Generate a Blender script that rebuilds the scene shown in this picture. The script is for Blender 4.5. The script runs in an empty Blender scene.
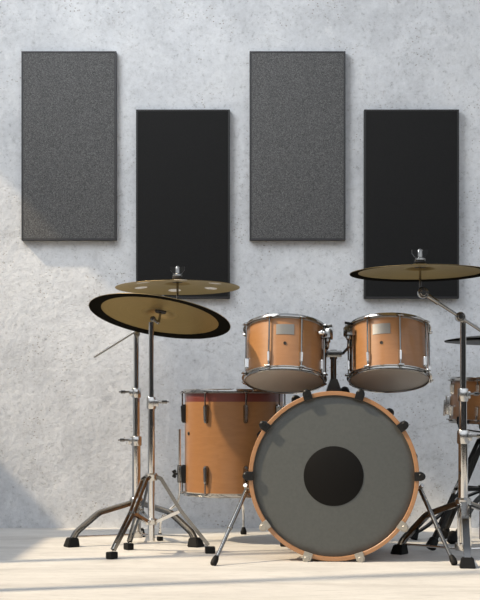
import bpy, bmesh, math, random
from mathutils import Vector, Matrix, Euler
random.seed(7)
PI = math.pi
R_ = math.radians
scene = bpy.context.scene
COL = scene.collection

# ------------------------------------------------------------------ camera
F_PX, HOR, CAM_H = 1400.0, 405.0, 0.523       # focal length in pixels (480x600 frame), horizon row, camera height
cam_data = bpy.data.cameras.new('camera')
cam_data.sensor_fit = 'VERTICAL'
cam_data.sensor_height = 36.0
cam_data.lens = F_PX * 36.0 / 600.0
cam_data.shift_y = (HOR - 300.0) / 600.0
cam_data.clip_start = 0.05
cam = bpy.data.objects.new('camera', cam_data)
cam.location = (0, 0, CAM_H)
cam.rotation_euler = (PI / 2, 0, 0)
COL.objects.link(cam)
scene.camera = cam

# ------------------------------------------------------------------ world (soft hazy sky, brighter in front of the wall)
world = bpy.data.worlds.new('sky')
scene.world = world
world.use_nodes = True
wn, wl = world.node_tree.nodes, world.node_tree.links
wn.clear()
wo = wn.new('ShaderNodeOutputWorld'); wb = wn.new('ShaderNodeBackground')
tc = wn.new('ShaderNodeTexCoord'); sp = wn.new('ShaderNodeSeparateXYZ')
rz = wn.new('ShaderNodeValToRGB'); ry = wn.new('ShaderNodeValToRGB'); mx = wn.new('ShaderNodeMix')
mx.data_type = 'RGBA'; mx.blend_type = 'MULTIPLY'; mx.inputs['Factor'].default_value = 1.0
wl.new(tc.outputs['Generated'], sp.inputs[0])
mr = wn.new('ShaderNodeMapRange'); mr.inputs['From Min'].default_value = -1; mr.inputs['From Max'].default_value = 1
wl.new(sp.outputs['Z'], mr.inputs['Value']); wl.new(mr.outputs[0], rz.inputs['Fac'])
mr2 = wn.new('ShaderNodeMapRange'); mr2.inputs['From Min'].default_value = -1; mr2.inputs['From Max'].default_value = 1
wl.new(sp.outputs['Y'], mr2.inputs['Value']); wl.new(mr2.outputs[0], ry.inputs['Fac'])
def ramp(node, stops):
    cr = node.color_ramp
    while len(cr.elements) < len(stops): cr.elements.new(0.5)
    for e, (p, c) in zip(cr.elements, stops):
        e.position = p; e.color = (*c, 1) if len(c) == 3 else c
ramp(rz, [(0.0, (.04, .04, .04)), (0.47, (.03, .03, .03)), (0.575, (.03, .03, .032)), (0.61, (1.25, 1.32, 1.42)), (0.74, (1.25, 1.32, 1.42)), (1.0, (.62, .68, .78))])
ramp(ry, [(0.0, (1.25, 1.25, 1.25)), (0.55, (.55, .55, .55)), (1.0, (.35, .35, .35))])
wl.new(rz.outputs[0], mx.inputs['A']); wl.new(ry.outputs[0], mx.inputs['B'])
wl.new(mx.outputs['Result'], wb.inputs['Color']); wb.inputs['Strength'].default_value = .80
wl.new(wb.outputs[0], wo.inputs[0])

# ------------------------------------------------------------------ sun and an added soft fill lamp
SUN_DIR = Vector((1.0, 0.30, -1.05))
sd = bpy.data.lights.new('sun', 'SUN'); sd.energy = 4.9; sd.color = (1.0, .81, .56); sd.angle = R_(1.8)
so = bpy.data.objects.new('sun', sd); COL.objects.link(so)
so.location = (-4, 0, 5)
so.rotation_euler = SUN_DIR.to_track_quat('-Z', 'Y').to_euler()
ad = bpy.data.lights.new('fill_light', 'AREA'); ad.energy = 38; ad.size = 1.6; ad.size_y = 1.6; ad.shape = 'RECTANGLE'; ad.color = (.92, .96, 1.0); ad.spread = R_(120)
ao = bpy.data.objects.new('fill_light', ad); COL.objects.link(ao)
ao.location = (-1.5, 4.1, 3.3)
ao.rotation_euler = (Vector((.9, 5.9, 1.9)) - Vector(ao.location)).to_track_quat('-Z', 'Y').to_euler()

scene.view_settings.view_transform = 'Standard'
scene.view_settings.look = 'None'
scene.view_settings.gamma = 1
scene.view_settings.use_curve_mapping = False
scene.view_settings.exposure = 0.0

# ------------------------------------------------------------------ materials
def mat(name, color=(.5, .5, .5), rough=.5, metal=0.0, coat=0.0, coat_rough=.1, spec=None):
    m = bpy.data.materials.new(name); m.use_nodes = True
    b = m.node_tree.nodes['Principled BSDF']
    b.inputs['Base Color'].default_value = (*color, 1)
    b.inputs['Roughness'].default_value = rough
    b.inputs['Metallic'].default_value = metal
    if coat: b.inputs['Coat Weight'].default_value = coat; b.inputs['Coat Roughness'].default_value = coat_rough
    if spec is not None: b.inputs['Specular IOR Level'].default_value = spec
    return m
class NT:
    def __init__(self, m):
        self.n, self.l = m.node_tree.nodes, m.node_tree.links
        self.b = self.n['Principled BSDF']
        self.tc = self.n.new('ShaderNodeTexCoord')
    def mapping(self, scale=(1, 1, 1)):
        mp = self.n.new('ShaderNodeMapping'); mp.inputs['Scale'].default_value = scale
        self.l.new(self.tc.outputs['Object'], mp.inputs[0]); return mp.outputs[0]
    def noise(self, vec, scale, detail=6, rough=.6, dist=0.0):
        t = self.n.new('ShaderNodeTexNoise'); t.inputs['Scale'].default_value = scale
        t.inputs['Detail'].default_value = detail; t.inputs['Roughness'].default_value = rough; t.inputs['Distortion'].default_value = dist
        self.l.new(vec, t.inputs['Vector']); return t.outputs['Fac']
    def voronoi(self, vec, scale):
        t = self.n.new('ShaderNodeTexVoronoi'); t.inputs['Scale'].default_value = scale
        self.l.new(vec, t.inputs['Vector']); return t.outputs['Distance']
    def ramp(self, fac, stops):
        r = self.n.new('ShaderNodeValToRGB'); ramp(r, stops); self.l.new(fac, r.inputs[0]); return r.outputs[0]
    def mix(self, a, b, fac, mode='MIX'):
        x = self.n.new('ShaderNodeMix'); x.data_type = 'RGBA'; x.blend_type = mode
        for sock, v in ((x.inputs['A'], a), (x.inputs['B'], b), (x.inputs['Factor'], fac)):
            if isinstance(v, (int, float)): sock.default_value = v
            elif isinstance(v, tuple): sock.default_value = (*v, 1)
            else: self.l.new(v, sock)
        return x.outputs['Result']
    def color(self, c): self.l.new(c, self.b.inputs['Base Color'])
    def roughness(self, c): self.l.new(c, self.b.inputs['Roughness'])
    def bump(self, h, strength=.3, dist=.01):
        bp = self.n.new('ShaderNodeBump'); bp.inputs['Strength'].default_value = strength; bp.inputs['Distance'].default_value = dist
        self.l.new(h, bp.inputs['Height']); self.l.new(bp.outputs[0], self.b.inputs['Normal'])

def g(v): return (v, v, v)
M = {}
# cast concrete wall: cool grey, cloudy, with pits and rust-brown flecks
m = mat('concrete_wall', rough=.85); t = NT(m); v = t.mapping()
big = t.ramp(t.noise(v, 1.5, 6, .62, .4), [(.30, (.46, .475, .495)), (.5, (.59, .605, .625)), (.70, (.68, .69, .70))])
mid = t.ramp(t.noise(v, 9, 8, .7, .6), [(.26, g(.76)), (.42, g(.96)), (.72, g(1.07))])
c = t.mix(big, mid, 1.0, 'MULTIPLY')
fine = t.ramp(t.noise(v, 55, 5, .75), [(.30, g(.50)), (.42, g(.93)), (.7, g(1.10))])
c = t.mix(c, fine, .75, 'MULTIPLY')
gate = t.ramp(t.noise(v, 7, 3, .6), [(.48, g(0)), (.64, g(1))])
pit = t.ramp(t.voronoi(t.mapping((1, 1, 1.3)), 64), [(.13, g(1)), (.24, g(0))])
pitg = t.mix(pit, gate, 1.0, 'MULTIPLY')
c = t.mix(c, (.22, .185, .15), t.mix(pitg, g(.85), 1.0, 'MULTIPLY'))
scr = t.ramp(t.noise(t.mapping((1, 1, 1.6)), 11, 10, .85, 1.2), [(.36, g(1)), (.42, g(0))])
lite = t.ramp(t.noise(t.mapping((1.2, 1, 1)), 6.5, 10, .8, .8), [(.54, g(0)), (.62, g(1))])
c = t.mix(c, (.70, .71, .72), t.mix(lite, g(.45), 1.0, 'MULTIPLY'))
c = t.mix(c, (.33, .325, .325), t.mix(scr, g(.65), 1.0, 'MULTIPLY'))
t.color(c)
hgt = t.mix(t.noise(v, 26, 8, .7), pitg, .35, 'SUBTRACT')
t.bump(hgt, .5, .012)
M['wall'] = m
# floor: paler warm screed with long faint streaks
m = mat('concrete_floor', rough=.62); t = NT(m); v = t.mapping()
big = t.ramp(t.noise(t.mapping((.8, 2.6, 1)), 2.2, 7, .6, .5), [(.30, (.47, .46, .445)), (.5, (.585, .575, .555)), (.72, (.67, .66, .64))])
mid = t.ramp(t.noise(t.mapping((1, 3, 1)), 14, 8, .72, .7), [(.30, g(.82)), (.48, g(.98)), (.7, g(1.06))])
c = t.mix(big, mid, 1.0, 'MULTIPLY')
fl = t.ramp(t.noise(v, 70, 4, .7), [(.31, g(.8)), (.40, g(1))])
c = t.mix(c, fl, .7, 'MULTIPLY'); t.color(c)
t.bump(t.noise(v, 40, 6, .7), .12, .005)
M['floor'] = m
# acoustic fabrics
m = mat('grey_felt', rough=.95); t = NT(m); v = t.mapping()
c = t.ramp(t.noise(v, 260, 3, .75), [(.32, g(.035)), (.5, g(.088)), (.68, g(.18))]); t.color(c); t.bump(t.noise(v, 210, 3, .75), .5, .004)
M['grey_felt'] = m
m = mat('black_fabric', rough=.9, spec=.25); t = NT(m); v = t.mapping()
t.color(t.ramp(t.noise(v, 260, 2, .7), [(.3, g(.0095)), (.7, g(.0145))]))
M['black_fabric'] = m
M['dark_edge'] = mat('dark_panel_edge', (.03, .03, .032), .6)
M['black_edge'] = mat('black_panel_edge', (.012, .012, .012), .6)
# copper brown lacquered wood shells
def lacquer(name, a, b):
    m = mat(name, rough=.38, coat=.3, coat_rough=.06); t = NT(m)
    t.color(t.mix(a, b, t.ramp(t.noise(t.mapping((3, 3, 14)), 5, 6, .6, .8), [(.3, g(0)), (.7, g(1))])))
    return m
M['shell'] = lacquer('copper_brown_lacquer', (.275, .126, .043), (.315, .148, .054))
M['hoopwood'] = lacquer('maple_hoop_lacquer', (.31, .155, .068), (.36, .185, .088))
M['maroon'] = mat('maroon_band_lacquer', (.135, .028, .020), .35, coat=.4)
M['chrome'] = mat('chrome', (.74, .73, .71), .08, 1.0)
M['rim'] = mat('polished_rim_steel', (.42, .41, .39), .14, 1.0)
M['soft_chrome'] = mat('satin_chrome', (.60, .59, .57), .2, 1.0)
M['nickel'] = mat('dark_nickel', (.26, .255, .245), .16, 1.0)
M['black_metal'] = mat('black_powder_coat', (.008, .008, .008), .34, spec=.3)
M['rubber'] = mat('black_rubber', (.007, .007, .007), .6, spec=.2)
M['badge'] = mat('grey_badge_metal', (.23, .22, .20), .4, .8)
M['felt'] = mat('dark_felt_washer', (.022, .02, .02), .95)
M['clear'] = mat('pale_frosted_plastic', (.33, .31, .27), .30, .35, coat=.5)
m = mat('bronze_cymbal', (.37, .285, .155), .36, 1.0); t = NT(m)
sx = t.n.new('ShaderNodeVectorMath'); sx.operation = 'LENGTH'
mp = t.mapping((1, 1, 0)); t.l.new(mp, sx.inputs[0])
cx = t.n.new('ShaderNodeCombineXYZ'); t.l.new(sx.outputs['Value'], cx.inputs[0])
t.color(t.ramp(t.noise(cx.outputs[0], 160, 3, .6), [(.3, (.275, .20, .098)), (.7, (.35, .262, .135))]))
t.bump(t.noise(cx.outputs[0], 240, 2, .5), .06, .002)
t.b.inputs['Specular Tint'].default_value = (.80, .70, .50, 1)
M['bronze'] = m
M['dark_bronze'] = mat('dark_bronze_cymbal', (.035, .033, .025), .45, .7)  # one dark tone for both hi-hat cymbals
M['ring'] = mat('painted_dark_reflection', (.010, .0095, .008), .7, 0, spec=0)  # dark reflection under the cymbal rims, put into the colour
M['white_patch'] = mat('white_disc', (.90, .89, .86), .5)  # plain white discs set through the cymbal
m = mat('grey_coated_head', (.085, .09, .088), .40); t = NT(m)
t.color(t.ramp(t.noise(t.mapping(), 90, 3, .6), [(.3, (.068, .073, .070)), (.7, (.080, .085, .082))])); M['head'] = m
M['black_head'] = mat('black_drumhead', (.006, .0055, .005), .55, spec=.12)
M['pale_head'] = mat('frosted_drumhead', (.33, .31, .29), .45)
M['vent'] = mat('dark_vent_grommet', (.012, .008, .006), .5)

# ------------------------------------------------------------------ mesh helpers
def frame_z(d):
    d = Vector(d).normalized()
    return d.to_track_quat('Z', 'Y').to_matrix().to_4x4()
class MB:
    def __init__(self): self.bm = bmesh.new(); self.mi = 0
    def _faces(self, n0):
        self.bm.faces.ensure_lookup_table()
        for f in self.bm.faces[n0:]: f.material_index = self.mi; f.smooth = True
    def box(self, c, s, rot=None, bevel=.0):
        n0 = len(self.bm.faces)
        r = bmesh.ops.create_cube(self.bm, size=1.0)
        mt = Matrix.Translation(c) @ ((rot.to_4x4() if rot is not None else Matrix()) @ Matrix.Diagonal((*s, 1)))
        bmesh.ops.transform(self.bm, matrix=mt, verts=r['verts'])
        if bevel:
            es = {e for vtx in r['verts'] for e in vtx.link_edges}
            bmesh.ops.bevel(self.bm, geom=list(es), offset=bevel, segments=2, profile=.7, affect='EDGES')
        self._faces(n0); return self
    def lathe(self, prof, mtx=None, seg=48, closed=False):
        """prof: (radius, z) points; radius 0 makes a pole"""
        n0 = len(self.bm.faces); rings = []
        mtx = mtx or Matrix()
        for r, z in prof:
            if r < 1e-6: rings.append([self.bm.verts.new(mtx @ Vector((0, 0, z)))])
            else: rings.append([self.bm.verts.new(mtx @ Vector((r * math.cos(2 * PI * i / seg), r * math.sin(2 * PI * i / seg), z))) for i in range(seg)])
        pairs = list(zip(rings, rings[1:])) + ([(rings[-1], rings[0])] if closed else [])
        for a, b in pairs:
            for i in range(seg):
                j = (i + 1) % seg
                if len(a) == 1 and len(b) == 1: continue
                if len(a) == 1: self.bm.faces.new((a[0], b[j], b[i]))
                elif len(b) == 1: self.bm.faces.new((a[i], a[j], b[0]))
                else: self.bm.faces.new((a[i], a[j], b[j], b[i]))
        self._faces(n0); return self
    def cyl(self, p0, p1, r0, r1=None, seg=16, chamfer=0.0):
        r1 = r0 if r1 is None else r1
        p0, p1 = Vector(p0), Vector(p1); L = (p1 - p0).length
        mt = Matrix.Translation(p0) @ frame_z(p1 - p0)
        c = min(chamfer or min(r0, r1) * .18, L * .3)
        return self.lathe([(0, 0), (max(r0 - c, 1e-4), 0), (r0, c), (r1, L - c), (max(r1 - c, 1e-4), L), (0, L)], mt, seg)
    def sphere(self, c, r, seg=16, scale=(1, 1, 1), rot=None):
        n0 = len(self.bm.faces)
        q = bmesh.ops.create_uvsphere(self.bm, u_segments=seg, v_segments=max(8, seg // 2), radius=r)
        mt = Matrix.Translation(c) @ (rot.to_4x4() if rot is not None else Matrix()) @ Matrix.Diagonal((*scale, 1))
        bmesh.ops.transform(self.bm, matrix=mt, verts=q['verts']); self._faces(n0); return self
    def sweep(self, pts, section, up=(0, 0, 1), caps=True):
        """sweep a closed 2D section (list of (u, w)) along pts; u = sideways, w = up-ish"""
        n0 = len(self.bm.faces)
        pts = [Vector(p) for p in pts]; rings = []
        up = Vector(up)
        for i, p in enumerate(pts):
            a = (pts[i] - pts[i - 1]).normalized() if i else None
            b = (pts[i + 1] - pts[i]).normalized() if i < len(pts) - 1 else None
            tg = (a + b).normalized() if a and b else (a or b)
            side = tg.cross(up)
            if side.length < 1e-3: side = tg.cross(Vector((1, 0, 0)))
            side.normalize(); nn = side.cross(tg).normalized()
            k = 1.0
            if a and b:
                k = 1.0 / max(.5, math.cos(a.angle(b) / 2))
            rings.append([self.bm.verts.new(p + side * u + nn * (w * k)) for u, w in section])
        n = len(section)
        for ra, rb in zip(rings, rings[1:]):
            for i in range(n): self.bm.faces.new((ra[i], ra[(i + 1) % n], rb[(i + 1) % n], rb[i]))
        if caps:
            self.bm.faces.new(list(reversed(rings[0]))); self.bm.faces.new(rings[-1])
        self._faces(n0); return self
    def tube(self, pts, r, seg=12, up=(0, 0, 1)):
        return self.sweep(pts, [(r * math.cos(2 * PI * i / seg), r * math.sin(2 * PI * i / seg)) for i in range(seg)], up)
    def strap(self, pts, w, t, up=(0, 0, 1)):
        return self.sweep(pts, [(-w / 2, -t / 2), (w / 2, -t / 2), (w / 2, t / 2), (-w / 2, t / 2)], up)
    def extrude_poly(self, poly, depth, mtx):
        """poly in local xy, thickness along local z centred"""
        n0 = len(self.bm.faces)
        a = [self.bm.verts.new(mtx @ Vector((x, y, -depth / 2))) for x, y in poly]
        b = [self.bm.verts.new(mtx @ Vector((x, y, depth / 2))) for x, y in poly]
        n = len(poly)
        self.bm.faces.new(list(reversed(a))); self.bm.faces.new(b)
        for i in range(n): self.bm.faces.new((a[i], a[(i + 1) % n], b[(i + 1) % n], b[i]))
        self._faces(n0); return self
    def build(self, name, mats, parent=None, sharp=35):
        bmesh.ops.recalc_face_normals(self.bm, faces=self.bm.faces[:])
        for e in self.bm.edges:
            if len(e.link_faces) == 2 and e.calc_face_angle(0) > R_(sharp): e.smooth = False
        me = bpy.data.meshes.new(name); self.bm.to_mesh(me); self.bm.free()
        for x in (mats if isinstance(mats, (list, tuple)) else [mats]): me.materials.append(x)
        o = bpy.data.objects.new(name, me); COL.objects.link(o)
        if parent is not None: o.parent = parent
        return o
def smooth_path(pts, r=.03, n=5):
    """round the corners of a polyline"""
    pts = [Vector(p) for p in pts]; out = [pts[0]]
    for a, b, c in zip(pts, pts[1:], pts[2:]):
        d1, d2 = (a - b), (c - b); k = min(r, d1.length * .45, d2.length * .45)
        p, q = b + d1.normalized() * k, b + d2.normalized() * k
        for i in range(n + 1):
            s = i / n; out.append(p * (1 - s) ** 2 + b * 2 * s * (1 - s) + q * s * s)
    out.append(pts[-1]); return out
def thing(name, label, cat, loc=(0, 0, 0), rot=None, group=None):
    o = bpy.data.objects.new(name, None); COL.objects.link(o)
    o.empty_display_size = .05
    o.location = loc
    if rot is not None: o.rotation_euler = rot
    o['label'] = label; o['category'] = cat
    if group: o['group'] = group
    return o
def at(px, py, y):
    """pixel of the photograph -> point at distance y"""
    return Vector(((px - 240) * y / F_PX, y, CAM_H - (py - HOR) * y / F_PX))
def copy_tree(o, parent=None):
    c = o.copy(); COL.objects.link(c); c.parent = parent
    for ch in list(o.children): copy_tree(ch, c)
    return c

# ------------------------------------------------------------------ setting
WALL_Y = 5.957
def struct(o): o['kind'] = 'structure'; return o
struct(MB().box((0, WALL_Y + .1, 2.2), (14, .2, 4.8)).build('wall_back', M['wall']))
struct(MB().box((0, 1.9, -.1), (14, 8.5, .2)).build('floor', M['floor']))
# unseen sun blocker added at left, openings shaped to cut sun patches
w = MB(); X0, TH = -1.9, .1
def blocker(y0, y1, z0, z1): w.box((X0, (y0 + y1) / 2, (z0 + z1) / 2), (TH, y1 - y0, z1 - z0))
blocker(4.36, WALL_Y, -.1, 1.15)          # blocks the sun below the two rear openings
blocker(5.485, WALL_Y, 2.48, 7)           # blocks the sun above the rear opening
blocker(5.19, 5.485, 1.15, 7)             # pier between the rear openings, keeps the sun off
blocker(4.32, 5.19, 3.07, 7)
blocker(4.32, 4.36, -.1, 3.07)            # slim bar for a thin line of shade
blocker(-1.0, 4.32, 3.34, 7)
blocker(3.565, 3.605, -.1, 3.34)          # thin bar that throws the floor stripe
struct(w.build('sun_blocker_left', M['wall']))

# ------------------------------------------------------------------ acoustic panels
def panel(x0, x1, y0, y1, fabric, edge, label, group, th=.032):
    a, b = at(x0, y1, WALL_Y), at(x1, y0, WALL_Y)
    W, H = b.x - a.x, b.z - a.z
    t = thing('acoustic_panel', label, 'acoustic panel', ((a.x + b.x) / 2, WALL_Y, a.z), group=group)
    e = .008
    fr = MB()
    fr.box((-W / 2 + e / 2, -th / 2, H / 2), (e, th, H), bevel=.0015).box((W / 2 - e / 2, -th / 2, H / 2), (e, th, H), bevel=.0015)
    fr.box((0, -th / 2, e / 2), (W - 2 * e, th, e), bevel=.0015).box((0, -th / 2, H - e / 2), (W - 2 * e, th, e), bevel=.0015)
    fr.build('frame', edge, t)
    MB().box((0, -th / 2 - .0005, H / 2), (W - 2 * e, th - .001, H - 2 * e), bevel=.003).build('fabric_face', fabric, t)
G1, G2 = 'grey felt acoustic panels', 'black acoustic panels'
panel(22.5, 117, 53, 241, M['grey_felt'], M['dark_edge'], 'speckled grey rectangular acoustic panel at the far left of the wall', G1)
panel(249.5, 345, 53, 241, M['grey_felt'], M['dark_edge'], 'speckled grey rectangular acoustic panel between the two black panels, above the toms', G1)
panel(136.5, 230, 111, 299, M['black_fabric'], M['black_edge'], 'plain black acoustic panel between the two grey panels, behind the left pair of cymbals', G2)
panel(363.5, 458, 111, 299, M['black_fabric'], M['black_edge'], 'plain black acoustic panel at the far right of the wall, behind the boom cymbal', G2)

# ------------------------------------------------------------------ drum pieces
def rot_at(deg):            # frame on the shell: local x outwards, z along the drum axis; 0 deg = towards the viewer (-y), positive to the right
    return Matrix.Rotation(R_(deg) - PI / 2, 4, 'Z')
def lug_on(t, R, deg, z0, z1, za, zb, lugmat, rodmat, w=.014, d=.018):
    """lug casing between z0..z1, tension rod from za to zb"""
    m4 = rot_at(deg); q = MB()
    n = 10
    prof = []
    for i in range(n + 1):
        s = i / n; k = (.82 + .18 * s) if 0 < s < 1 else .6
        prof.append((k, z0 + (z1 - z0) * s))
    rings = []
    sec = [(-.5, 0), (-.5, .6), (-.28, 1), (.28, 1), (.5, .6), (.5, 0)]
    for k, z in prof:
        rings.append([q.bm.verts.new(m4 @ Vector((R - .001 + d * v * k, w * u * k, z))) for u, v in sec])
    for a, b in zip(rings, rings[1:]):
        for i in range(len(sec)): q.bm.faces.new((a[i], a[(i + 1) % 6], b[(i + 1) % 6], b[i]))
    q.bm.faces.new(rings[0]); q.bm.faces.new(rings[-1])
    q._faces(0)
    lug = q.build('lug', lugmat, t)
    r = MB(); x = R + d * .62
    r.cyl(m4 @ Vector((x, 0, za)), m4 @ Vector((x, 0, zb)), .0028, seg=10)
    top = zb if abs(zb - z1) > abs(za - z0) else za
    hd = max(za, zb); lo = min(za, zb)
    for zz, sgn in ((hd, 1), (lo, -1)):
        if not (z0 < zz < z1):
            r.cyl(m4 @ Vector((x, 0, zz - .002 * sgn)), m4 @ Vector((x, 0, zz + .006 * sgn)), .0048, seg=8)
    r.build('tension_rod', rodmat, lug)
def metal_rim(R, zc, up, t, L=.0, holes=8, a0=0):
    """pressed steel flanged rim; up = +1 batter side, -1 resonant side"""
    u = up
    prof = [(R + .0012, zc - .006 * u), (R + .0012, zc + .002 * u), (R - .0015, zc + .0055 * u), (R - .0005, zc + .0070 * u), (R + .002, zc + .0066 * u),
            (R + .0038, zc + .002 * u), (R + .0038, zc - .0035 * u), (R + .0105, zc - .0045 * u), (R + .0105, zc - .0068 * u), (R + .003, zc - .0068 * u)]
    q = MB().lathe(prof, seg=72, closed=True)
    for i in range(holes):      # ears for the rods
        m4 = rot_at(a0 + 360 / holes * i)
        q.box(m4 @ Vector((R + .011, 0, zc - .0065 * u)), (.018, .020, .005), (m4.to_3x3()), .0015)
    return q.build('rim', M['rim'], t)
def shell_tube(R, z0, z1, t, m, th=.007, name='shell'):
    return MB().lathe([(R, z0), (R, z1), (R - th, z1), (R - th, z0)], seg=96, closed=True).build(name, m, t)
def drumhead(R, z, up, t, m, name):
    q = MB().lathe([(0, z + .0035 * up), (R * .93, z + .0035 * up), (R * .965, z + .0015 * up), (R + .001, z + .0005 * up), (R + .001, z - .009 * up), (R - .001, z - .009 * up),
                    (R - .002, z - .0005 * up), (R * .93, z + .0025 * up), (0, z + .0025 * up)], seg=72)
    return q.build(name, m, t)
def curved_plate(R, th, a0, a1, z0, z1, t, m, name):
    q = MB(); n = 8; rg = []
    for i in range(n + 1):
        a = a0 + (a1 - a0) * i / n; m4 = rot_at(a)
        rg.append([q.bm.verts.new(m4 @ Vector((r, 0, z))) for r, z in ((R - .0005, z0), (R + th, z0), (R + th, z1), (R - .0005, z1))])
    for a, b in zip(rg, rg[1:]):
        for i in range(4): q.bm.faces.new((a[i], a[(i + 1) % 4], b[(i + 1) % 4], b[i]))
    q.bm.faces.new(rg[0]); q.bm.faces.new(rg[-1]); q._faces(0)
    return q.build(name, m, t)
def vent(R, a, z, t, r=.0055):
    m4 = rot_at(a) @ Matrix.Translation((R - .001, 0, z)) @ Matrix.Rotation(PI / 2, 4, 'Y')
    MB().lathe([(r * .5, 0), (r * .5, .0035), (r * .8, .004), (r, .003), (r, 0)], m4, 20).lathe([(0, .0012), (r * .55, .0012)], m4, 20).build('air_vent', M['vent'], t)

# ------------------------------------------------------------------ rack toms
def rack_tom(label, px, pyc, yaw, badge_a, lug0, mount_a):
    R, L, y = .1360, .198, 4.90
    c = at(px, pyc, y)
    tilt = R_(-16.5)
    t = thing('rack_tom', label, 'drum')
    rot = Matrix.Rotation(R_(yaw), 4, 'Y') @ Matrix.Rotation(tilt, 4, 'X')
    mt = Matrix.Translation(c) @ rot @ Matrix.Translation((0, 0, -L / 2))
    t.matrix_world = mt
    t.location, t.rotation_euler = mt.to_translation(), mt.to_euler()
    t['group'] = 'rack toms on the bass drum'
    shell_tube(R, .008, L - .008, t, M['shell'])
    drumhead(R + .001, L - .004, 1, t, M['pale_head'], 'batter_head')
    drumhead(R + .001, .004, -1, t, M['pale_head'], 'resonant_head')
    metal_rim(R + .002, L - .004, 1, t, holes=8, a0=lug0); metal_rim(R + .002, .004, -1, t, holes=8, a0=lug0)
    for i in range(8):
        a = lug0 + 45 * i
        lug_on(t, R, a, .026, .066, .008, L - .01, M['soft_chrome'], M['nickel'], .0125, .016)
    curved_plate(R, .0015, badge_a - 13, badge_a + 13, .126, .163, t, M['badge'], 'badge')
    vent(R, badge_a, .094, t)
    # side mount: long plate between the rims, clamp block with wing bolt
    m4 = rot_at(mount_a)
    pl = MB().box(m4 @ Vector((R + .0135, 0, .083)), (.006, .018, .14), m4.to_3x3(), .002)
    pl.box(m4 @ Vector((R + .008, 0, .02)), (.014, .016, .012), m4.to_3x3(), .002).box(m4 @ Vector((R + .008, 0, .148)), (.016, .016, .012), m4.to_3x3(), .002)
    mp = pl.build('mount_plate', M['nickel'], t)
    br = MB().box(m4 @ Vector((R + .024, 0, .155)), (.028, .030, .034), m4.to_3x3(), .005)
    br.cyl(m4 @ Vector((R + .004, 0, .155)), m4 @ Vector((R + .022, 0, .155)), .011)
    br.cyl(m4 @ Vector((R + .024, 0, .139)), m4 @ Vector((R + .024, 0, .125)), .009)
    b = br.build('mount_bracket', M['nickel'], t)
    wg = MB().cyl(m4 @ Vector((R + .024, 0, .168)), m4 @ Vector((R + .024, 0, .182)), .0045)
    wg.box(m4 @ Vector((R + .024, 0, .185)), (.030, .006, .009), m4.to_3x3(), .0025)
    wg.build('wing_bolt', M['black_metal'], b)
    kb = MB().cyl(m4 @ Vector((R + .002, -.030, .152)), m4 @ Vector((R + .020, -.030, .152)), .0105, chamfer=.003).cyl(m4 @ Vector((R + .018, -.030, .152)), m4 @ Vector((R + .024, -.030, .152)), .006)
    kb.build('eye_bolt', M['chrome'], b)
    return t, mt @ (m4 @ Vector((R + .024, 0, .128)))
tomL, anchorL = rack_tom('copper brown rack tom, the left of two above the bass drum', 284.8, 354.5, 1.6, -2, -24, 66)
tomR, anchorR = rack_tom('copper brown rack tom, the right of two above the bass drum, below the boom cymbal', 389.0, 353.6, 1.0, -17, -36, -66)

# ------------------------------------------------------------------ floor tom
FT = Vector((-.023, 5.39, .18))
ft = thing('floor_tom', 'large copper brown floor tom with a maroon top band on three bent legs', 'drum', FT)
R, L = .190, .40
shell_tube(R, .008, L - .045, ft, M['shell'])
shell_tube(R, L - .045, L - .008, ft, M['maroon'], name='shell_band')['label'] = 'maroon band around the top of the shell'
drumhead(R + .001, L - .004, 1, ft, M['pale_head'], 'batter_head'); drumhead(R + .001, .004, -1, ft, M['pale_head'], 'resonant_head')
metal_rim(R + .002, L - .004, 1, ft, a0=-32); metal_rim(R + .002, .004, -1, ft, a0=-32)
for i in range(8):
    a = -32 + 45 * i
    lm = M['black_metal'] if i == 7 else M['nickel']
    lug_on(ft, R, a, L - .125, L - .055, L - .06, L - .010, lm, M['nickel'], .017, .020)
    lug_on(ft, R, a, .045, .115, .010, .05, lm, M['nickel'], .017, .020)
vent(R, -64, .235, ft, .007)
def ft_leg(deg, out, zt, ztop):
    m4 = rot_at(deg); x = R + .020
    pts = [(x, 0, ztop), (x, 0, .0 - .03), (x + out, 0, -.088), (x + out, 0, -.166)]
    lg = MB().tube([m4 @ p for p in smooth_path(pts, .035, 6)], .0048, 10, up=m4.to_3x3() @ Vector((0, 1, 0))).build('leg', M['chrome'], ft)
    MB().lathe([(0, -.18), (.010, -.18), (.0125, -.176), (.0125, -.168), (.009, -.158), (.0065, -.150), (0, -.150)], m4 @ Matrix.Translation((x + out, 0, 0)), 18).build('rubber_foot', M['rubber'], lg)
    b = MB().box(m4 @ Vector((R + .010, 0, .078)), (.022, .026, .058), m4.to_3x3(), .004).cyl(m4 @ Vector((x, 0, .044)), m4 @ Vector((x, 0, .112)), .009).build('leg_bracket', M['nickel'], ft)
    wn_ = MB().cyl(m4 @ Vector((x, 0, .078)), m4 @ Vector((x + .022, 0, .078)), .005)
    for s in (-1, 1):
        wn_.box(m4 @ Vector((x + .020, 0, .078 + s * .009)), (.016, .006, .012), (m4 @ Matrix.Rotation(s * .5, 4, 'Y')).to_3x3(), .002)
    wn_.build('wing_nut', M['black_metal'], b)
ft_leg(-90, .075, 0, .25); ft_leg(40, .075, 0, .22); ft_leg(172, .06, 0, .25)

# ------------------------------------------------------------------ bass drum
KC = Vector((.3120, 4.667, .2855)); YAW = math.atan2(.030, .45)
kd = thing('bass_drum', 'large bass drum with grey front head, black centre dot and wooden hoop', 'drum', (KC.x, KC.y, 0))
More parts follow.
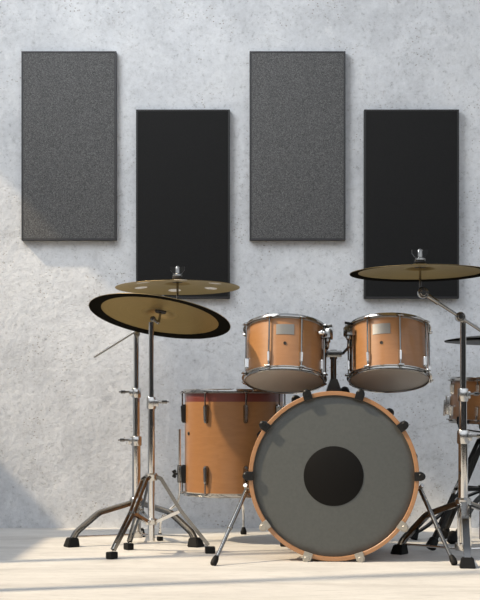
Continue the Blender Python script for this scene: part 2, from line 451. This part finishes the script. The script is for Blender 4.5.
# local drum frame: z axis runs from the front towards the drummer; 0 deg = top
KM = Matrix.Translation((0, 0, KC.z)) @ Matrix.Rotation(-YAW, 4, 'Z') @ Matrix.Rotation(-PI / 2, 4, 'X')   # local z -> +y, local y -> -z
HR = .284                        # hoop outer radius
def kl(r, ang, z):               # ang measured as in the photograph: 0 = right, 90 = up
    return KM @ Vector((r * math.cos(R_(ang)), -r * math.sin(R_(ang)), z))
MB().lathe([(.252, .03), (.252, .42), (.245, .42), (.245, .03)], KM, 96, True).build('shell', M['shell'], kd)
def hoop(z0, z1):
    return MB().lathe([(HR - .0015, z0), (HR, z0 + .0015), (HR, z1 - .0015), (HR - .0015, z1), (HR - .0125, z1), (HR - .014, z1 - .0015), (HR - .014, z0 + .0015), (HR - .0125, z0)], KM, 128, True)
hoop(0, .042).build('wooden_hoop', M['hoopwood'], kd)
hoop(.408, .45).build('wooden_hoop', M['hoopwood'], kd)
MB().lathe([(0, .010), (.24, .010), (.256, .013), (.2705, .018), (.2705, .022), (.256, .030), (.2525, .030), (.2525, .018), (.24, .013), (0, .013)], KM, 128).build('front_head', M['head'], kd)
MB().lathe([(0, .008), (.0985, .008), (.100, .0088), (.100, .0098), (0, .0098)], KM, 96).build('centre_dot', M['black_head'], kd)['label'] = 'black round dot at the centre of the head'
MB().lathe([(0, .442), (.24, .442), (.256, .438), (.2705, .432), (.2705, .428), (.252, .422), (.252, .432), (.24, .438), (0, .438)], KM, 96).build('batter_head', M['pale_head'], kd)
def claw(ang, m, z, s, k=1.0):
    c = kl(HR, ang, z)
    m3 = (KM @ Matrix.Rotation(-R_(ang), 4, 'Z')).to_3x3()
    M4 = Matrix.Translation((0, 0, KC.z)) @ (KM.to_3x3() @ Matrix.Rotation(-R_(ang), 3, 'Z')).to_4x4()
    def P(x, y_, zz): return M4 @ Vector((x, y_, zz))
    q = MB()
    b = z
    q.box(P(HR + .0045, 0, b + s * .019), (.009, .030 * k, .040), m3, .003)           # over the hoop
    q.box(P(HR - .0045, 0, b - s * .004), (.025, .030 * k, .009), m3, .003)             # lip on the front edge
    q.cyl(P(HR + .007, 0, b - s * .010), P(HR + .007, 0, b + s * .040), .0135 * k, chamfer=.005)
    o = q.build('claw_hook', m, kd)
    MB().cyl(P(HR + .004, 0, b + s * .042), P(HR + .004 - .010, 0, b + s * .12), .003).build('tension_rod', M['nickel'], o)
    lg = MB().box(P(.252 + .011, 0, b + s * .135), (.022, .016, .05), m3, .004).build('lug', M['nickel'], kd)
for i in range(10):
    a = 36 * i
    bottom = a in (216, 252, 288, 324)
    o = claw(a, M['clear'] if bottom else M['black_metal'], 0, 1)
for i in range(10): claw(36 * i + 10, M['black_metal'], .45, -1, 1.25)
# spurs
for sgn, foot, top in ((-1, at(213, 566, 4.55), at(247, 489, 4.735)), (1, at(455, 565.5, 4.56), at(420, 489, 4.735))):
    O = Vector((KC.x, KC.y, 0)); foot = Vector((foot.x, foot.y, 0)) - O; top = top - O
    ang = 180 if sgn < 0 else 0
    sb = MB(); c = kl(.262, (186 if sgn < 0 else -6), .09)
    sb.sphere(c, .020, 16, (.55, .9, 1.0)); sb.cyl(c, top, .008)
    sb.cyl(top + Vector((sgn * .001, -.006, .004)), top + Vector((sgn * .006, -.02, .014)), .007)
    sb.build('spur_bracket', M['soft_chrome'], kd)
    mid = top.lerp(foot, .52); tip = top.lerp(foot, .93)
    sp_ = MB().cyl(top, mid, .0078).cyl(top.lerp(foot, .49), top.lerp(foot, .53), .0092).cyl(mid, tip, .0062).build('spur', M['nickel'], kd)
    d = (foot - top).normalized()
    MB().lathe([(0, 0), (.009, 0), (.011, .004), (.0115, .018), (.009, .030), (.007, .034), (0, .034)], Matrix.Translation(foot + Vector((0, 0, .004))) @ frame_z(-d), 18).build('rubber_tip', M['rubber'], sp_)
# tom holder on top of the shell
O = Vector((KC.x, KC.y, 0))
hp = at(333.5, 388, 4.90) - O
zb = KC.z + .250
h = MB()
h.extrude_poly([(-.036, 0), (.036, 0), (.026, .040), (.012, .078), (-.012, .078), (-.026, .040)], .05, Matrix.Translation((hp.x, hp.y, zb)) @ Matrix.Rotation(PI / 2, 4, 'X'))
hold = h.build('tom_holder_base', M['nickel'], kd)
ztop = CAM_H + (405 - 351) * 4.9 / F_PX
MB().cyl((hp.x, hp.y, zb - .0), (hp.x, hp.y, ztop), .0105).build('tom_holder_post', M['nickel'], kd)
tb = MB().box((hp.x, hp.y, ztop - .010), (.056, .028, .024), None, .004).cyl((hp.x, hp.y, ztop - .03), (hp.x, hp.y, ztop + .004), .0135)
tb.build('tom_holder_clamp', M['nickel'], kd)
for anc, s in ((anchorL, -1), (anchorR, 1)):
    a = anc - O
    pts = smooth_path([(hp.x + s * .02, hp.y, ztop - .010), (hp.x + s * .034, hp.y + .004, ztop - .008), (a.x, a.y, ztop + .012), (a.x, a.y, a.z)], .012, 4)
    MB().tube(pts, .0052, 10, up=(0, 1, 0)).build('tom_arm', M['nickel'], kd)

# ------------------------------------------------------------------ cymbals
def cymbal(name, label, c, R, tilt_x, tilt_y, ring=None, patches=0, group=None, bow=.05, metal='bronze'):
    """c = centre at the mounting hole; the cymbal's own axis is local z"""
    t = thing(name, label, 'cymbal', c, (R_(tilt_x), R_(tilt_y), 0), group)
    top = [(.007, 0), (.020, -.001), (.036, -.006), (.050, -.016)]
    z0 = -.016
    n = 14
    for i in range(1, n + 1):
        s = i / n; r = .050 + (R - .050) * s
        top.append((r, z0 - bow * R * (s ** 1.6) * 1.0))
    th = .0016
    cut = ring if ring else 1.01
    under = [(r, z - th) for r, z in top]
    q = MB()
    q.lathe(top + [(R + .0004, top[-1][1] - th / 2)] + list(reversed(under)), seg=128, closed=True)
    o = q.build('cymbal_disc', M[metal], t, 60)
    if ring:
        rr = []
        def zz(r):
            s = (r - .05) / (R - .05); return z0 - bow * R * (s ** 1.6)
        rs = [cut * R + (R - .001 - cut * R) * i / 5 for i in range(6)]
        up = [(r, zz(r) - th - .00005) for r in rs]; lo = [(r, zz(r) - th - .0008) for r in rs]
        MB().lathe(up + list(reversed(lo)), seg=128, closed=True).build('painted_reflection_band', M['ring'], t, 60)['label'] = 'dark reflection painted as a band around the underside rim'
    for i in range(patches):
        a = 2 * PI * (i + .5) / patches + .12; r = R * .66
        s = (r - .05) / (R - .05); z = z0 - bow * R * (s ** 1.6); sl = -bow * R * 1.6 * s ** .6 / (R - .05)
        m4 = Matrix.Rotation(a, 4, 'Z') @ Matrix.Translation((r, 0, z - th / 2)) @ Matrix.Rotation(-math.atan(sl), 4, 'Y')
        MB().lathe([(0, -.0016), (.0245, -.0016), (.0245, .0016), (0, .0016)], m4, 28).build('round_patch', M['white_patch'], t)
    return t
def felts(parent, c, rot, r=.024, wing=True):
    """felt washers, sleeve and wing nut clamping a cymbal, along the stem"""
    m4 = Matrix.Translation(c) @ rot
    f = MB().lathe([(.0062, .0005), (r * .80, .0005), (r * .86, .004), (r * .80, .008), (.0062, .008)], m4, 24, True)
    f.lathe([(.0062, -.0030), (r * .80, -.0030), (r * .86, -.008), (r * .8, -.013), (.0062, -.013)], m4, 24, True).build('felt_washer', M['felt'], parent)
    w_ = MB().lathe([(0, .009), (.017, .009), (.018, .011), (.017, .017), (.0105, .020), (.0100, .044), (.008, .047), (0, .047)], m4, 20)
    nut = w_.build('wing_nut', M['nickel'], parent)
    for s in (-1, 1):
        MB().extrude_poly([(s * .008, .020), (s * .018, .022), (s * .027, .034), (s * .027, .047), (s * .020, .047), (s * .008, .041)], .012,
                          m4 @ Matrix.Rotation(PI / 2, 4, 'X')).build('wing', M['black_metal'], nut)
def stem(parent, c, rot, below, m=None):
    m4 = Matrix.Translation(c) @ rot
    MB().cyl(m4 @ Vector((0, 0, -below)), m4 @ Vector((0, 0, .050)), .0042, seg=12).build('cymbal_stem', m or M['nickel'], parent)
def wing_screw(q, c, d, s=1.0):
    """a thumb screw sticking out of a collar"""
    c, d = Vector(c), Vector(d).normalized()
    q.cyl(c, c + d * .022 * s, .0042 * s)
    up = Vector((0, 0, 1))
    m3 = Matrix((d, up.cross(d), up)).transposed()
    q.box(c + d * .030 * s, (.018 * s, .005 * s, .013 * s), m3, .002)
    q.box(c + d * .040 * s, (.012 * s, .004 * s, .006 * s), m3, .0015)
def pole(parent, x, y, segs):
    for z0, z1, r, mm in segs: MB().cyl((x, y, z0), (x, y, z1), r, seg=24, chamfer=.001).build('pole', M[mm], parent)
def collar(parent, x, y, z, r, d, h_=.036):
    q = MB().lathe([(r * .8, -h_ / 2), (r + .003, -h_ / 2), (r + .0045, -h_ / 2 + .003), (r + .0045, h_ / 2 - .003), (r + .003, h_ / 2), (r * .8, h_ / 2)], Matrix.Translation((x, y, z)), 24, True)
    q.box(Vector((x, y, z)) + Vector(d).normalized() * (r + .006), (.016, .016, h_ * .55), None, .003)
    c = q.build('collar', M['soft_chrome'], parent)
    s = MB(); wing_screw(s, Vector((x, y, z + .004)) + Vector(d).normalized() * (r + .008), d); s.build('wing_screw', M['nickel'], c)
def tilter(parent, c, axis, r=.013, w_=.024):
    c = Vector(c); a = Vector(axis).normalized()
    q = MB().cyl(c - a * w_ / 2, c + a * w_ / 2, r, seg=24, chamfer=.003)
    q.cyl(c - a * (w_ / 2 + .006), c - a * (w_ / 2 - .002), r * .62, seg=20)
    q.build('tilter', M['nickel'], parent)

# -- far stand on the left: flat strap tripod with a short boom carrying the patched cymbal
def strap_leg(t, x, y, ang, R, zhub, zbend, kbend, mstrap, wid=.018, rod=True, thick=.0095):
    d = Vector((math.cos(R_(ang)), math.sin(R_(ang)), 0)); side = Vector((-d.y, d.x, 0)); b = Vector((x, y, 0))
    pts = smooth_path([b + d * .014 + Vector((0, 0, zhub)), b + d * (R * kbend) + Vector((0, 0, zbend)), b + d * (R * .93) + Vector((0, 0, .052)), b + d * R + Vector((0, 0, .018))], .014, 4)
    lg = MB().sweep(pts, [(-wid / 2, -thick), (wid / 2, -thick), (wid / 2 - .002, 0), (wid / 2, thick), (-wid / 2, thick), (-wid / 2 + .002, 0)]).build('leg', M[mstrap], t)
    if rod:
        MB().tube([b + d * .015 + Vector((0, 0, .034)), b + d * (R * .95) + Vector((0, 0, .036))], .0042, 10).build('leg_rod', M['chrome'], lg)
    f = MB(); m3 = Matrix((side, d, Vector((0, 0, 1)))).transposed().to_4x4()
    f.sweep([b + d * R, b + d * R + Vector((0, 0, .034))], [(-.026, -.024), (.026, -.024), (.026, .024), (-.026, .024)], up=d)
    bm = f.bm
    for vtx in bm.verts:
        if vtx.co.z > .02:
            c = b + d * R; vtx.co.x = c.x - d.x * .004 + (vtx.co.x - c.x) * .72; vtx.co.y = c.y - d.y * .004 + (vtx.co.y - c.y) * .72
    bmesh.ops.bevel(bm, geom=bm.edges[:], offset=.003, segments=2, affect='EDGES'); f._faces(0)
    f.build('rubber_foot', M['rubber'], lg)

FX, FY = -.392, 5.295
G_ST = 'cymbal stands'
fs = thing('cymbal_stand', 'chrome boom cymbal stand with flat strap legs, behind the slimmer stand on the left', 'cymbal stand', (FX, FY, 0), group=G_ST)
def zpx(py, y): return CAM_H - (py - HOR) * y / F_PX
pole(fs, 0, 0, [(.022, zpx(440, FY), .0165, 'chrome'), (zpx(440, FY), zpx(392, FY), .0135, 'chrome'), (zpx(392, FY), zpx(336, FY), .0105, 'chrome')])
collar(fs, 0, 0, zpx(441, FY), .0165, (-1, -.3, 0)); collar(fs, 0, 0, zpx(393, FY), .0135, (-1, -.3, 0))
for a in (210, 330, 92): strap_leg(fs, 0, 0, a, .265, .155, .122, .58, 'nickel')
hub = MB().lathe([(.010, .140), (.024, .140), (.026, .146), (.026, .168), (.022, .174), (.010, .174)], None, 24, True)
hub2 = MB().lathe([(.008, .022), (.022, .022), (.024, .028), (.024, .046), (.008, .048)], None, 24, True)
hub.build('leg_collar', M['soft_chrome'], fs); hub2.build('base_collar', M['soft_chrome'], fs)
c1 = at(177.5, 279, FY)                                   # mounting hole of the patched cymbal
j = Vector((at(137, 334, FY).x, FY, zpx(334, FY))); e0 = at(94, 357, FY); e1 = at(177.5, 305, FY)
loc = Vector((FX, FY, 0))
rot1 = Euler((R_(-2), R_(-.3), 0)).to_matrix().to_4x4()
tilter(fs, j - loc, (0, 1, 0), .012); MB().cyl(e0 - loc, e1 - loc, .0048, seg=12).build('boom_arm', M['nickel'], fs)
tilter(fs, e1 - loc, (0, 1, 0), .010, .02)
stem(fs, c1 - loc, rot1, (c1 - e1).length); felts(fs, c1 - loc, rot1)
cymbal('crash_cymbal', 'bronze cymbal with round white patches, highest on the left, above the tilted one', c1, .235, -2, -.3, None, 6, bow=.07)

# -- near stand: slim double braced tripod with folded legs, tilted cymbal
NX, NY = -.311, 4.91
ns = thing('cymbal_stand', 'slim chrome tripod cymbal stand with narrow double braced legs, frontmost on the left', 'cymbal stand', (NX, NY, 0), group=G_ST)
zc = zpx(403, NY)
pole(ns, 0, 0, [(.045, zc, .0122, 'chrome'), (zc, zpx(322, NY), .0092, 'chrome')])
collar(ns, 0, 0, zc, .0122, (1, -.35, 0), .042)
hz, sz = zpx(477, NY), .115
MB().lathe([(.0125, hz - .012), (.020, hz - .012), (.022, hz - .008), (.022, hz + .010), (.018, hz + .014), (.0125, hz + .014)], None, 24, True).build('leg_collar', M['soft_chrome'], ns)
MB().lathe([(.0125, sz - .012), (.019, sz - .012), (.021, sz - .008), (.021, sz + .008), (.0125, sz + .012)], None, 24, True).build('brace_collar', M['soft_chrome'], ns)
for fx, fy in ((at(112, 559, 4.76).x - NX, 4.755 - NY), (at(210, 554, 4.92).x - NX, 4.93 - NY), (at(128.5, 550, 5.05).x - NX, 5.055 - NY)):
    d = Vector((fx, fy, 0)); Rf = d.length; d.normalize(); s = Vector((-d.y, d.x, 0))
    q = MB()
    a = d * .020 + Vector((0, 0, hz)); mid = d * (Rf * .50) + Vector((0, 0, hz * .56)); f_ = d * (Rf * .97) + Vector((0, 0, .030))
    for k in (-1, 1):
        q.strap([a + s * k * .011, d * .034 + s * k * .011 + Vector((0, 0, hz - .006)), mid + s * k * .010, f_ + s * k * .006], .0035, .013)
    q.cyl(mid - s * .015, mid + s * .015, .004); q.cyl(a - s * .015, a + s * .015, .004)
    q.cyl(f_ - (f_ - mid) * .0, f_ - (f_ - mid) * .16, .006)
    lg = q.build('leg', M['nickel'], ns)
    br = MB(); z0 = d * .020 + Vector((0, 0, sz))
    for k in (-1, 1): br.strap([z0 + s * k * .0065, mid + s * k * .0065], .003, .011)
    br.cyl(z0 - s * .012, z0 + s * .012, .0035); br.build('brace', M['chrome'], lg)
    ft_ = MB(); fp = d * Rf
    dirv = (f_ - mid).normalized()
    m3 = Matrix((s, Vector((0, 0, 1)).cross(s) * -1, Vector((0, 0, 1)))).transposed()
    ft_.box(fp + Vector((0, 0, .0125)), (.026, .036, .025), m3, .006); ft_.build('rubber_foot', M['rubber'], lg)
c2 = at(161, 309, NY)
rot2 = Euler((R_(-13.0), R_(8.2), 0)).to_matrix().to_4x4()
loc = Vector((NX, NY, 0))
til = Vector((at(153, 319, NY).x, NY, zpx(319, NY)))
tilter(ns, til - loc, (0, 1, 0), .010, .022)
base2 = c2 + rot2.to_3x3() @ Vector((0, 0, -.052))
MB().cyl(til - loc, base2 - loc, .006).build('tilter_arm', M['nickel'], ns)
stem(ns, c2 - loc, rot2, .052); felts(ns, c2 - loc, rot2)
cymbal('ride_cymbal', 'large bronze cymbal tilted steeply to the right with a dark reflection painted around its rim', c2, .2505, -13.0, 8.2, .83, bow=.05)

# -- right stand: chrome strap tripod with a long boom
RX, RY = .757, 4.75
rs_ = thing('cymbal_stand', 'chrome boom cymbal stand with black strap legs, right of the bass drum', 'cymbal stand', (RX, RY, 0), group=G_ST)
za, zb_ = zpx(437, RY), zpx(395, RY)
pole(rs_, 0, 0, [(.040, za, .0165, 'chrome'), (za, zb_, .0135, 'chrome'), (zb_, zpx(318, RY), .0105, 'chrome')])
collar(rs_, 0, 0, za, .0165, (1, -.25, 0), .046); collar(rs_, 0, 0, zb_, .0135, (1, .4, 0), .044)
for a in (140, 264, 20): strap_leg(rs_, 0, 0, a, .258, zpx(503, RY), .145, .55, 'nickel', .022)
hub = MB(); zh = zpx(503, RY)
hub.lathe([(.012, zh - .014), (.026, zh - .014), (.028, zh - .008), (.028, zh + .012), (.022, zh + .018), (.012, zh + .018)], None, 24, True)
hub2 = MB().lathe([(.012, .030), (.026, .030), (.028, .036), (.028, .054), (.012, .058)], None, 24, True)
hub.build('leg_collar', M['soft_chrome'], rs_); hub2.build('base_collar', M['soft_chrome'], rs_)
st = MB()
for k in (-1, 1): st.box((k * .020, -.026, (zh + .045) / 2), (.008, .006, zh - .05), None, .002)
st.build('base_strut', M['chrome'], rs_)
loc = Vector((RX, RY, 0))
jr = at(460, 317, RY - .02); er = at(423, 293, RY - .02); back = jr + (jr - er) * .95
c3 = at(420, 263.5, RY - .02)
rot3 = Euler((R_(-1.6), R_(-0.3), 0)).to_matrix().to_4x4()
tilter(rs_, jr - loc, (0, 1, 0), .0165, .034)
MB().cyl(er - loc, back - loc, .0055, seg=14).cyl(er.lerp(jr, .12) - loc, er.lerp(jr, .42) - loc, .0082, seg=14).build('boom_arm', M['nickel'], rs_)
tilter(rs_, er - loc, (0, 1, 0), .018, .026)
tp = er + Vector((-.009, 0, .018))
MB().cyl(er - loc, tp - loc, .008).build('tilter_arm', M['black_metal'], rs_)
stem(rs_, c3 - loc, rot3, (c3 - tp).length); felts(rs_, c3 - loc, rot3)
cymbal('crash_cymbal', 'bronze cymbal with painted dark rim reflection on the boom arm, over the right rack tom', c3, .2375, -1.6, -0.3, .88, bow=.07)

# ------------------------------------------------------------------ snare drum and its stand
SC = Vector((.951, 5.17, .452))
sn = thing('snare_drum', 'shallow copper brown snare drum at the right edge, behind the boom stand', 'drum', SC, (0, R_(2.5), 0))
R, L = .174, .164
shell_tube(R, .008, L - .008, sn, M['shell'])
drumhead(R + .001, L - .004, 1, sn, M['pale_head'], 'batter_head'); drumhead(R + .001, .004, -1, sn, M['pale_head'], 'resonant_head')
metal_rim(R + .002, L - .004, 1, sn, a0=-80); metal_rim(R + .002, .004, -1, sn, a0=-80)
for i in range(8):
    a = -80 + 45 * i
    lug_on(sn, R, a, L - .062, L - .022, L - .03, L - .010, M['soft_chrome'], M['nickel'], .015, .017)
    lug_on(sn, R, a, .022, .062, .010, .03, M['soft_chrome'], M['nickel'], .015, .017)
sa = MB(); m4 = rot_at(-100)
sa.box(m4 @ Vector((R + .010, 0, .062)), (.020, .022, .07), m4.to_3x3(), .004).box(m4 @ Vector((R + .022, 0, .052)), (.008, .016, .06), m4.to_3x3(), .003)
sa.build('snare_strainer', M['soft_chrome'], sn)
vent(R, -20, .10, sn, .006)

SX, SY = .90, 5.14
ss = thing('snare_stand', 'black tripod snare stand under the snare drum at the right edge', 'snare stand', (SX, SY, 0))
pole(ss, 0, 0, [(.030, .20, .021, 'black_metal'), (.20, .405, .0125, 'black_metal')])
MB().lathe([(.012, .375), (.022, .375), (.024, .38), (.024, .41), (.012, .414)], None, 24, True).build('leg_collar', M['black_metal'], ss)
MB().lathe([(.018, .205), (.026, .205), (.026, .228), (.018, .228)], None, 24, True).build('slide_collar', M['black_metal'], ss)
for fx, fy in ((at(430, 552, 4.95).x - SX, 4.955 - SY), (-.12, .25), (.245, -.11)):
    d = Vector((fx, fy, 0)); Rf = d.length; d.normalize(); s = Vector((-d.y, d.x, 0))
    a = d * .022 + Vector((0, 0, .395)); f_ = d * (Rf * .98) + Vector((0, 0, .022)); mid = a.lerp(f_, .52)
    q = MB()
    for k in (-1, 1): q.strap([a + s * k * .012, mid + s * k * .011, f_ + s * k * .006], .004, .015)
    q.cyl(a - s * .016, a + s * .016, .004); q.cyl(a.lerp(f_, .50), f_, .0085)
    lg = q.build('leg', M['black_metal'], ss)
    MB().cyl(a.lerp(f_, .42), a.lerp(f_, .47), .013, seg=14).cyl(a.lerp(f_, .49), a.lerp(f_, .53), .013, seg=14).build('leg_ferrule', M['soft_chrome'], lg)
    br = MB(); z0 = d * .022 + Vector((0, 0, .216)); m1 = a.lerp(f_, .45)
    br.strap([z0, Vector((m1.x, m1.y, .216))], .012, .012); br.build('brace', M['black_metal'], lg)
    MB().cyl(f_ + (a - f_).normalized() * .034, f_ - (a - f_).normalized() * .008, .017, .020, chamfer=.005).build('rubber_foot', M['rubber'], lg)
bk = MB(); cb = SC - Vector((SX, SY, 0))
bk.cyl((0, 0, .40), (cb.x, cb.y, .414), .010)
bk.build('tilt_post', M['black_metal'], ss)
for ang in (218, 338, 98):
    d = Vector((math.cos(R_(ang)), math.sin(R_(ang)), 0)); b = Vector((cb.x, cb.y, .414)); rr = .203
    lift = -math.tan(R_(2.5)) * d.x * rr
    pts = smooth_path([b, b + d * .17 + Vector((0, 0, .012 + lift)), b + d * rr + Vector((0, 0, .016 + lift)), b + d * rr + Vector((0, 0, .056 + lift))], .015, 4)
    ar = MB().strap(pts, .012, .005).build('basket_arm', M['black_metal'], ss)
    MB().box(b + d * (rr - .001) + Vector((0, 0, .046 + lift)), (.016, .016, .030), Matrix.Rotation(R_(ang), 3, 'Z'), .004).build('rubber_grip', M['rubber'], ar)

# ------------------------------------------------------------------ hi-hat stand with its two cymbals
HX, HY = 1.005, 5.56
hs = thing('hi_hat_stand', 'dark hi-hat stand with low curved legs at the right edge, behind the snare stand', 'hi-hat stand', (HX, HY, 0))
zh = zpx(342, HY)
pole(hs, 0, 0, [(.02, .52, .013, 'nickel'), (.52, zh - .04, .0095, 'nickel'), (zh - .04, zh + .10, .003, 'nickel')])
MB().lathe([(.012, .175), (.024, .175), (.024, .215), (.012, .215)], None, 24, True).build('leg_collar', M['nickel'], hs)
for fx, fy in ((at(413, 541, 5.43).x - HX, 5.43 - HY), (.80 - HX, 5.27 - HY), (.24, .18)):
    d = Vector((fx, fy, 0)); Rf = d.length; d.normalize(); s = Vector((-d.y, d.x, 0))
    pts = smooth_path([d * .02 + Vector((0, 0, .195)), d * (Rf * .45) + Vector((0, 0, .150)), d * (Rf * .85) + Vector((0, 0, .045)), d * Rf + Vector((0, 0, .022))], .05, 5)
    lg = MB().strap(pts, .020, .008).build('leg', M['black_metal'], hs)
    MB().cyl(d * (Rf - .012) + Vector((0, 0, .046)), d * (Rf + .004) + Vector((0, 0, .004)), .016, .021, chamfer=.004).build('rubber_foot', M['rubber'], lg)
m4 = Matrix.Translation((0, 0, zh))
MB().lathe([(.0045, -.0285), (.020, -.0285), (.022, -.033), (.020, -.042), (.0045, -.042)], m4, 24, True).build('cymbal_seat', M['black_metal'], hs)
MB().lathe([(.0045, .0365), (.011, .0365), (.012, .040), (.012, .060), (.0045, .060)], m4, 24, True).build('clutch', M['soft_chrome'], hs)
GH = 'hi-hat cymbals'
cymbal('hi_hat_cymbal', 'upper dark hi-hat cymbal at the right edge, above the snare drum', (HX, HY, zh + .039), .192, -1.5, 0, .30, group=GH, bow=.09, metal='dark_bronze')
lo = cymbal('hi_hat_cymbal', 'lower upturned hi-hat cymbal at the right edge, just under its upper twin', (HX, HY, zh - .0275), .190, 180, 0, None, group=GH, bow=.06, metal='dark_bronze')
